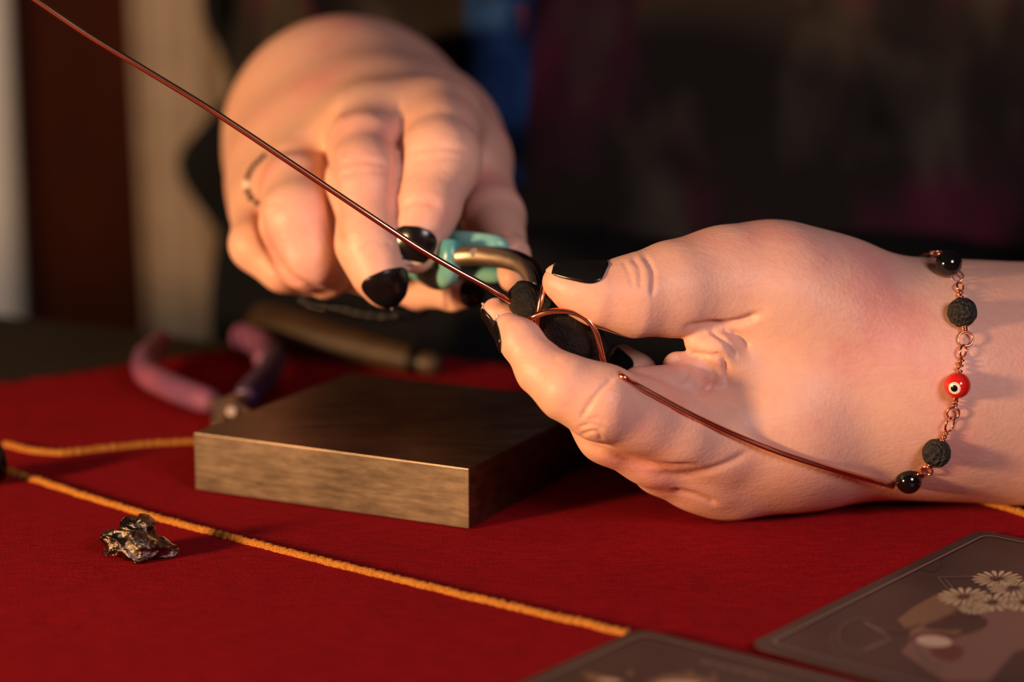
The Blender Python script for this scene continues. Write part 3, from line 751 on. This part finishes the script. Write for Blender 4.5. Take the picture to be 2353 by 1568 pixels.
def cdir(r, u, t): 
    q = RIGHT * r + UP * u - FWD * t; return q / np.linalg.norm(q)
def nail(bvh, hand, base, tip, dorsal, half_w, p=3.0, over=0.0, rsearch=1.6, chip=None, spread=62, lift=0.03):
    """polished nail plate laid on a fingertip: base and tip are points on the finger's axis"""
    base, tip = np.asarray(base), np.asarray(tip); a = tip - base; L = np.linalg.norm(a); a /= L
    n = np.asarray(dorsal) - a * np.dot(dorsal, a); n /= np.linalg.norm(n); b = np.cross(a, n)
    ns, nf = 22, 17
    def patch(s0, s1, extra, name, m, shrink=1.0):
        V = []; ok = True
        for i in range(ns + 1):
            s = s0 + (s1 - s0) * i / ns; q = abs(2 * s - 1)
            wq = max(1 - min(q, 1) ** p, 0.0) ** (1 / p) * shrink
            for k in range(nf + 1):
                ph = math.radians(spread) * (2 * k / nf - 1) * max(wq, 0.03)
                d = n * math.cos(ph) + b * math.sin(ph)
                c = base + a * (s * L)
                hit = bvh.ray_cast(Vector(c + d * rsearch), Vector(-d), rsearch)
                if hit[0] is None: rr = V[-nf - 1][2] if i > 0 else half_w
                else: rr = rsearch - hit[3]
                V.append((c, d, rr))
        R = np.array([x[2] for x in V]).reshape(ns + 1, nf + 1)
        for _ in range(3):   # even out the plate
            Rp = np.pad(R, 1, mode='edge'); R = (Rp[1:-1, 1:-1] * 2 + Rp[:-2, 1:-1] + Rp[2:, 1:-1] + Rp[1:-1, :-2] + Rp[1:-1, 2:]) / 6
        vv = [c + d * (R.reshape(-1)[j] + lift + extra) for j, (c, d, _) in enumerate(V)]
        ff = [(i * (nf + 1) + k, i * (nf + 1) + k + 1, (i + 1) * (nf + 1) + k + 1, (i + 1) * (nf + 1) + k) for i in range(ns) for k in range(nf)]
        o = obj_in(name, vv, ff, m, hand); sm = o.modifiers.new('thick', 'SOLIDIFY'); sm.thickness = 0.045 * S; sm.offset = 0
        return o
    patch(0.0, 1.0 - (chip or 0), 0.012, 'nail', M['polish'])
    if chip: patch(1.0 - chip - 0.05, 1.0, 0.0, 'nail_edge', M['polish_chip'])
# thumb nail on top, index and middle nails on the far-left side of their tips
nail(LB, left_hand, P(1380, 668, 60.9), P(1252, 634, 60.9), cdir(0.1, 0.86, 0.5), 0.7, p=3.6, chip=0.10, spread=56)
nail(LB, left_hand, P(1190, 778, 60.45), P(1146, 722, 60.6), cdir(-0.85, -0.5, -0.10), 0.5, chip=0.12, spread=55)
nail(LB, left_hand, P(1178, 752, 62.2), P(1112, 692, 62.3), cdir(-0.72, -0.68, 0.10), 0.45, chip=0.12, spread=52)
nail(LB, left_hand, P(1462, 858, 63.6), P(1410, 792, 63.8), cdir(-0.85, 0.35, 0.35), 0.4, spread=58)
nail(RB, right_hand, P(965, 520, 66.5), P(948, 606, 66.6), cdir(-0.05, 0.1, 1), 0.5, p=2.6, chip=0.10, spread=50, rsearch=0.9)
nail(RB, right_hand, P(874, 622, 66.2), P(900, 712, 66.3), cdir(0.25, 0.0, 1), 0.5, p=2.8, chip=0.07, spread=62, rsearch=0.9)
nail(RB, right_hand, P(1062, 678, 68.7), P(1118, 677, 68.6), cdir(0.35, 0.15, 0.8), 0.35, spread=66)

# --- shirt: torso and two sleeves, one garment
def shirt_fn(Pt):
    Pt = Pt.astype(np.float32)
    fl = Pt.copy(); 
    def ell(c, r):
        c = np.array(c, np.float32); r = np.array(r, np.float32); q = (Pt - c) / r; k0 = np.sqrt((q ** 2).sum(1)); k1 = np.sqrt((q / r) ** 2).sum(1) ** 0.5 if False else np.sqrt(((q / r) ** 2).sum(1)) + 1e-6
        return k0 * (k0 - 1) / k1
    A = lambda *x: np.array(x, np.float32)
    d = ell((10, 114, 4), (24, 15.5, 44))
    d = smin(d, ell((12, 108, -12), (25, 17, 24)), 8)
    d = smin(d, cone(Pt, A(-10, 114, 40), A(30, 114, 40), 8, 8), 8)
    s1 = smin(cone(Pt, A(-8, 116, 42), A(1, 112, 26), 7.5, 6.4), cone(Pt, A(1, 112, 26), A(-5.2, 92.5, 10.6), 6.0, 4.9), 3)
    s2 = smin(cone(Pt, A(30, 114, 38), A(40, 100, 8), 7.5, 7), cone(Pt, A(40, 100, 8), A(25, 70.5, 5.3), 6.0, 4.9), 3)
    d = smin(d, s1, 2.0); d = smin(d, s2, 3)
    w = 0.55 * np.sin(Pt[:, 0] * 0.45 + Pt[:, 2] * 0.38 + 1.2 * np.sin(Pt[:, 2] * 0.21)) + 0.30 * np.sin(Pt[:, 0] * 0.9 - Pt[:, 2] * 0.62 + 2 * np.sin(Pt[:, 0] * .3))
    d = d + w * 0.5
    # sleeve openings for the arms
    c1 = cone(Pt, A(-4.6, 93.5, 11.6), A(-6.6, 76, 7.0), 4.5, 4.6); d = np.maximum(d, -c1)
    return d.astype(np.float32)
V, Fc, N = mesh_sdf(shirt_fn, (-32, 70, -45), (52, 136, 56), 0.9, newton=1)
shirt = obj_in('shirt', V, Fc, M['shirt'], person); shirt['label'] = 'dark tie-dye shirt with purple patches'
def shade_shell_fn(Pt):  # shirt shape grown outward, black: shade below the hands put in as colour
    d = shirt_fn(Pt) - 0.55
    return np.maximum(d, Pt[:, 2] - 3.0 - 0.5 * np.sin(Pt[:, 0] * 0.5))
v, f, _n = mesh_sdf(shade_shell_fn, (-32, 78, -47), (42, 138, 6), 1.1)
shell = obj_in('shade_shell', v, f, M['black_fabric'], person); shell['label'] = 'black shell standing in for shade on the lower shirt'
# blue dyed scarf end hanging down the front of the shirt
bs = []
SB = BVHTree.FromPolygons([tuple(map(float, p)) for p in V], Fc.tolist())
for px, py in ((1180, -160), (1150, 0), (1150, 120), (1148, 240), (1140, 340), (1135, 430)):
    r = P(px, py, 1.0) - CAMP; hit = SB.ray_cast(Vector(CAMP), Vector(r).normalized(), 300)
    pnt = np.array(hit[0]) if hit[0] else P(px, py, 100); bs.append(pnt - FWD * 0.6)
v, f = tube(catmull(bs, 8), [1.35 + 0.15 * math.sin(i * 0.17) for i in range(41)], 16, rfun=lambda i, k: 1 + 0.07 * math.sin(k * 2.4 + i * 0.1), flat=1.0)
sc_ = obj_in('scarf', v, f, M['blue_dye'], person); sc_['label'] = 'blue dyed scarf end'

# --- black ruffled shawl edge and grey cushion behind the right arm
def wavy(px_l, px_r, Y, label):
    vs = []; fs = []; n = len(px_l); TH_ = 2.2
    for (xl, y), (xr, _) in zip(px_l, px_r):
        a = P(xl, y, Y); b = P(xr, y, Y)
        for k in range(9):
            t = k / 8; p = a * (1 - t) + b * t
            vs.append(p - FWD * (TH_ * math.sin(math.pi * t) ** 0.5))
        for k in range(9):
            t = k / 8; p = a * (1 - t) + b * t
            vs.append(p + FWD * (TH_ * math.sin(math.pi * t) ** 0.5 + 0.05))
    for i in range(n - 1):
        for s in range(2):
            for k in range(8):
                a = i * 18 + s * 9 + k; fs.append((a, a + 1, a + 19, a + 18))
        for k in (0, 8): a = i * 18 + k; fs.append((a, a + 9, a + 27, a + 18))
    for i in (0, n - 1):
        for k in range(8): a = i * 18 + k; fs.append((a, a + 1, a + 10, a + 9))
    return vs, fs
ed = catmull([(500, -420), (470, -250), (500, -120), (478, -10), (490, 60), (530, 140), (545, 210), (490, 275), (432, 345), (428, 400), (468, 470), (520, 540), (550, 610), (562, 700), (575, 790), (590, 900), (580, 1100), (585, 1300)], 5)
rg = [(560 if p[1] < 60 else min(560 + (p[1] - 60) * 1.4, 760), p[1]) for p in ed]
v, f = wavy([(p[0] - 18, p[1]) for p in ed], rg, 118.0, '')
sh = obj_in('shawl', v, f, M['black_fabric'], person, subsurf=1); sh['label'] = 'black shawl with a scalloped edge'
# ------------------------------------------------------------------ grey cushion behind
c = P(790, 40, 128)
def pill(dv): 
    return 1.0
v, f = ball(c, 6.2, 28, 18, disp=lambda q: 1 / (abs(q[0]) ** 3.2 + abs(q[2]) ** 3.2 + (abs(q[1]) * 2.1) ** 2.4 + 1e-6) ** 0.3)
cu = tag(obj('cushion', v, f, M['grey_fabric']), 'blurred mottled grey cushion behind the arm holding the pliers', 'cushion')
# ------------------------------------------------------------------ black stone and copper wire
def stone_fn():
    ps = [(1206, 686, 61.7, 40), (1222, 706, 61.7, 40), (1255, 712, 61.8, 46), (1296, 748, 61.5, 54), (1330, 782, 61.5, 52), (1352, 800, 61.7, 44), (1270, 690, 62.3, 44), (1330, 740, 62.3, 52), (1318, 800, 61.2, 34)]
    cs = [(P(a, b, d).astype(np.float32), PX(r, d)) for a, b, d, r in ps]
    def fn(Pt):
        d = None
        for c, r in cs:
            e = np.sqrt(((Pt - c) ** 2).sum(1)) - r; d = e if d is None else smin(d, e, 0.22)
        q = Pt * 7.0
        return d + 0.035 * np.sin(q[:, 0] + np.sin(q[:, 2])) * np.sin(q[:, 1] * 1.1) * np.sin(q[:, 2] * 1.2 + 1) + 0.008 * np.sin(Pt[:, 0] * 31) * np.sin(Pt[:, 1] * 29) * np.sin(Pt[:, 2] * 33)
    lo = np.min([c - r for c, r in cs], axis=0) - .2; hi = np.max([c + r for c, r in cs], axis=0) + .2
    return mesh_sdf(fn, lo, hi, 0.045, newton=1)
v, f, _n = stone_fn()
tag(obj('stone', v, f, M['stone']), 'rough lumpy black stone pinched between thumb and index finger, half wrapped in wire', 'stone')

wpts = [(40, -30, 59.6), (100, 12, 59.7), (210, 86, 59.9), (350, 170, 60.1), (460, 237, 60.2), (560, 302, 60.3), (660, 369, 60.4), (760, 436, 60.5), (860, 503, 60.6), (960, 569, 60.8), (1050, 622, 61.0), (1120, 660, 61.2), (1172, 692, 61.5),
        (1212, 724, 62.4), (1240, 730, 63.0), (1262, 700, 63.0), (1262, 650, 62.3), (1254, 652, 61.3), (1247, 672, 61.0), (1240, 705, 60.95), (1236, 738, 61.1), (1238, 762, 61.4), (1225, 775, 61.9), (1205, 760, 61.5),
        (1216, 736, 60.85), (1244, 721, 60.65), (1280, 715, 60.55), (1320, 719, 60.5), (1350, 735, 60.5), (1368, 762, 60.55), (1378, 795, 60.65), (1388, 835, 60.8), (1396, 852, 61.0), (1408, 848, 60.4), (1428, 864, 60.0),
        (1460, 884, 60.25), (1520, 916, 59.95), (1600, 958, 60.0), (1700, 1004, 60.2), (1800, 1043, 60.5), (1900, 1075, 60.8), (1980, 1098, 61.0), (2052, 1118, 61.2)]
wp3 = [P(*q) for q in wpts]
def on_skin(px, py, bvh, lift, dflt=62):
    r = P(px, py, 1.0) - CAMP; L = np.linalg.norm(r); hit = bvh.ray_cast(Vector(CAMP), Vector(r / L), 200)
    if hit[0] is None: return P(px, py, dflt), -FWD
    q = np.array(hit[0]); return q - r / L * lift, np.array(hit[1])
for k in range(len(wpts)):
    if wpts[k][0] > 1420 and k > 30: wp3[k] = on_skin(wpts[k][0], wpts[k][1], LB, 0.06 + 0.13 * min((wpts[k][0] - 1428) / 260, 1.0))[0]
wire_path = catmull(wp3, 8)
v, f = tube(wire_path, 0.082, 14)
tag(obj('copper_wire', v, f, M['copper'], autosharp=60), 'long copper wire looped round the black stone and running over both hands', 'wire')

# ------------------------------------------------------------------ turquoise pliers in the hand
tpx = thing('bent_nose_pliers', 'bent-nose pliers with turquoise grips held in the hand, jaws on the stone', 'pliers', P(1100, 600, 66))
# two grips seen end on: left one vertical, other two flanks
v, f = tube(catmull([P(1036, 556, 66.2), P(1034, 592, 66.1), P(1030, 630, 66.4), P(1000, 640, 67.6), P(930, 600, 70.5)], 6), [0.24] + [0.35] * 9 + [0.34] * 13 + [0.27, 0.2], 16, flat=0.9); obj_in('grip', v, f, M['teal'], tpx)
v, f = tube(catmull([P(1168, 572, 66.8), P(1135, 562, 66.8), P(1090, 556, 66.9), P(1045, 552, 67.4), P(980, 545, 69.5), P(920, 520, 72)], 6), [0.10, .16, .21, .24, .27] + [0.29] * 24 + [0.28, 0.2], 16, flat=0.8); obj_in('grip', v, f, M['teal'], tpx)
v, f = tube(catmull([P(1158, 630, 66.6), P(1130, 632, 66.6), P(1085, 626, 66.7), P(1050, 610, 67.0)], 6), [0.10, .16, .2, .22] + [0.24] * 13 + [0.22, 0.15], 16, flat=0.8); obj_in('grip', v, f, M['teal'], tpx)
def nose(off, dd, r0, m='tool_steel'):
    pts = [(1052, 590, 66.0), (1090, 588, 65.7), (1135, 592, 65.2), (1170, 599, 64.7), (1198, 613, 64.2), (1214, 634, 63.5), (1224, 662, 62.8)]
    path = catmull([P(a + off[0], b + off[1], d + dd) for a, b, d in pts], 6); n = len(path)
    return tube(path, [r0 * (1.0 if i < n * 0.35 else 1.0 - 0.45 * (i - n * .35) / (n * .65)) for i in range(n)], 16, flat=0.9)
v, f = nose((0, 0), 0, 0.29); j1 = obj_in('jaw', v, f, M['tool_steel'], tpx)
v, f = nose((22, -2), 0.45, 0.26); j2 = obj_in('jaw', v, f, M['dark_steel'], tpx)
v, f = tube([P(1090, 580, 65.35), P(1090, 580, 66.0)], [0.13, 0.13], 14); obj_in('rivet', v, f, M['tool_steel'], tpx, autosharp=40)

# ------------------------------------------------------------------ bead bracelet on the wrist
br = thing('bracelet', 'copper link bracelet with black, lava and red eye beads round the wrist', 'bracelet', P(2190, 885, 61.5))
def wire_loop(c, ax_a, ax_b, r, wr=0.032):
    return tube([c + (ax_a * math.cos(t) + ax_b * math.sin(t)) * r for t in np.linspace(0, 2 * math.pi, 18, endpoint=False)], wr, 8, closed=True)
def coil(a, b, r, turns=3, wr=0.03):
    ax_ = (b - a); L = np.linalg.norm(ax_); ax_ /= L; u_ = np.cross(ax_, [0, 1, 0.2]); u_ /= np.linalg.norm(u_); w2 = np.cross(ax_, u_)
    return tube([a + (b - a) * t + (u_ * math.cos(t * turns * 2 * math.pi) + w2 * math.sin(t * turns * 2 * math.pi)) * r for t in np.linspace(0, 1, turns * 12)], wr, 8)
def seg(a, b, wr=0.03): return tube([a, (a + b) / 2, b], wr, 8)
TR = P(2180, 604, 63.9)
beads = [('glossy', 2180, 606, 31), ('lava', 2211, 718, 34), ('red', 2200, 886, 30), ('lava', 2152, 1042, 33), ('glossy', 2088, 1106, 30)]
pos = {}
for i, (k, px, py, rp) in enumerate(beads):
    r = PX(rp, 62.2)
    q, nn = on_skin(px, py, LB, r * 0.9, 62.5)
    if i == 0: q = P(px, py, 63.1)
    if i == 4: q = P(px, py, 62.9)
    pos[i] = (q, r)
    if k == 'lava':
        rs = random.Random(i)
        v, f = ball(q, r, 28, 18, disp=lambda dv: 1 + 0.05 * noise.noise(Vector(dv) * 3.2 + Vector((i, 0, 0))) + 0.025 * noise.noise(Vector(dv) * 9)); b_ = obj_in('bead', v, f, M['lava'], br); b_['label'] = 'matte lava bead'
    elif k == 'glossy':
        v, f = ball(q, r, 28, 18); b_ = obj_in('bead', v, f, M['onyx'], br); b_['label'] = 'glossy black bead'
    else:
        v, f = ball(q, r, 28, 18); b_ = obj_in('bead', v, f, M['red_glass'], br); b_['label'] = 'red eye bead'
        e = cdir(-0.42, -0.22, 0.88)
        t1 = np.cross(e, UP); t1 /= np.linalg.norm(t1); t2 = np.cross(e, t1)
        for nm, ang_, m_, lf in (('eye_white', 28, 'white_enamel', 1.012), ('eye_pupil', 15, 'black_enamel', 1.026)):
            vs = [q + e * r * lf]; fs = []
            for rg_ in (0.5, 1.0):
                for k2 in range(24):
                    a = math.radians(ang_ * rg_); t = 2 * math.pi * k2 / 24
                    vs.append(q + (e * math.cos(a) + (t1 * math.cos(t) + t2 * math.sin(t)) * math.sin(a)) * r * (lf if rg_ < 1 else lf - 0.012))
            for k2 in range(24):
                fs.append((0, 1 + k2, 1 + (k2 + 1) % 24)); fs.append((1 + k2, 25 + k2, 25 + (k2 + 1) % 24, 1 + (k2 + 1) % 24))
            obj_in(nm, vs, fs, M[m_], b_)
def link_between(i, j, loops):
    """copper eye-pin between two beads; loops: pixel centres and radii of the visible rings"""
    (a, ra), (b, rb) = pos[i], pos[j]
    L_ = [on_skin(px, py, LB, 0.14)[0] for px, py, r in loops]
    if j == 1: L_[0] = L_[0] * 1.0
    chain_ = [a] + L_ + [b]
    for k, (px, py, rp) in enumerate(loops):
        c = L_[k]; prev, nxt = chain_[k], chain_[k + 2]; t = nxt - prev; t /= np.linalg.norm(t)
        sdir = np.cross(t, FWD); sdir /= np.linalg.norm(sdir)
        if k % 2: sdir = sdir * 0.6 + FWD * 0.8
        v, f = wire_loop(c, t, sdir, PX(rp, 61.8)); obj_in('ring', v, f, M['copper'], br)
    d0 = L_[0] - a; d0 /= np.linalg.norm(d0); d1_ = L_[-1] - b; d1_ /= np.linalg.norm(d1_)
    p0, p1 = a + d0 * ra * 0.96, L_[0] - d0 * PX(loops[0][2], 61.8); 
    if np.linalg.norm(p1 - p0) > 0.06: v, f = coil(p0, p1, 0.07); obj_in('coil', v, f, M['copper'], br); v, f = seg(p0 - d0 * .1, p1); obj_in('pin', v, f, M['copper'], br)
    p0, p1 = b + d1_ * rb * 0.96, L_[-1] - d1_ * PX(loops[-1][2], 61.8)
    if np.linalg.norm(p1 - p0) > 0.06: v, f = coil(p0, p1, 0.06); obj_in('coil', v, f, M['copper'], br); v, f = seg(p0 - d1_ * .1, p1); obj_in('pin', v, f, M['copper'], br)
link_between(0, 1, [(2200, 636, 13), (2206, 659, 16)])
link_between(1, 2, [(2219, 779, 17), (2213, 807, 15)])
link_between(2, 3, [(2190, 950, 14), (2182, 976, 18)])
link_between(3, 4, [(2130, 1082, 13), (2112, 1096, 12)])
# beads and rings that go round the far side of the wrist
cw = P(2130, 868, 66.2); prev = pos[0][0]
back = [('green', P(2118, 604, 66.0), 0.22), ('lava', P(2100, 640, 69.0), 0.38), ('glossy', P(2100, 780, 70.6), 0.36), ('lava', P(2100, 940, 70.2), 0.38)]
lst = [pos[0][0]] + [b[1] for b in back] + [pos[4][0]]
for k, q, r in back:
    v, f = ball(q, r, 20, 14); b_ = obj_in('bead', v, f, M[{'green': 'green_glass', 'lava': 'lava', 'glossy': 'onyx'}[k]], br)
for a, b in zip(lst[:-1], lst[1:]):
    for t in (0.3, 0.5, 0.7):
        c = a * (1 - t) + b * t; c = cw + (c - cw) * (1.0 + 0.10 * math.sin(math.pi * t)); tt = (b - a) / np.linalg.norm(b - a); o_ = np.cross(tt, c - cw); o_ /= np.linalg.norm(o_)
        v, f = wire_loop(c, tt, o_, 0.16); obj_in('ring', v, f, M['copper'], br)
for px, py, rp in ((2150, 590, 9), (2138, 603, 8)):
    v, f = wire_loop(P(px, py, 64.9), RIGHT, cdir(0.2, 0.5, 0.8), PX(rp, 64.9)); obj_in('ring', v, f, M['copper'], br)

# ------------------------------------------------------------------ chain ring on the ring finger
fr = thing('finger_ring', 'thin dark chain ring with one pale bead on the curled ring finger', 'ring', P(575, 410, 71))
for i, (px, py, rp) in enumerate([(608, 360, 7), (597, 370, 7), (586, 380, 7), (577, 393, 7), (571, 407, 7), (567, 424, 9), (570, 441, 7), (577, 455, 7), (590, 466, 6)]):
    q, nn = on_skin(px, py, RB, 0.05, 71.5); rp += 1.5
    v, f = ball(q, PX(rp, 71), 14, 10); b_ = obj_in('bead', v, f, M['white_enamel'] if i == 5 else M['dark_steel'], fr)

# ------------------------------------------------------------------ wooden handle and dark bead string behind the block
hd = thing('wooden_handle', 'blurred brown tapered wooden handle lying behind the steel block', 'handle', G(800, 850))
a, b = G(590, 800), G(1010, 868)
za, zb = 0.95, 0.42
pth = [a + (b - a) * t + np.array([0, 0, za + (zb - za) * t]) for t in (0, 0.02, 0.1, 0.3, 0.5, 0.7, 0.9, 0.98, 1)]
v, f = tube(pth, [0.5, .85, .95, .85, .72, .60, .48, .42, .2], 20); obj_in('shaft', v, f, M['handle_wood'], hd)
v, f = tube([pth[-3] - (b - a) * 0.03, pth[-3] + (b - a) * 0.02], [0.52, 0.50], 20); obj_in('ferrule', v, f, M['dark_steel'], hd, autosharp=40)
bd = thing('bead_bracelet', 'string of small shiny black beads under the hand with the pliers', 'bracelet', P(830, 715, 78))
sp = catmull([P(700, 690, 79), P(742, 706, 78.6), P(773, 709, 78.4), P(803, 714, 78.2), P(832, 723, 78), P(862, 725, 77.9), P(888, 728, 77.9), P(930, 722, 78.2), P(975, 705, 79), P(960, 650, 80.5), P(850, 620, 81.5), P(740, 640, 80.5)], 8, closed=True)
Ls = [0]
for i in range(1, len(sp)): Ls.append(Ls[-1] + np.linalg.norm(sp[i] - sp[i - 1]))
tot = Ls[-1]; nbd = int(tot / 0.44)
for k in range(nbd):
    s = tot * k / nbd; i = int(np.searchsorted(Ls, s)); i = max(1, min(i, len(sp) - 1)); t = (s - Ls[i - 1]) / (Ls[i] - Ls[i - 1] + 1e-9)
    v, f = ball(sp[i - 1] * (1 - t) + sp[i] * t, 0.215, 14, 10); obj_in('bead', v, f, M['onyx'], bd)
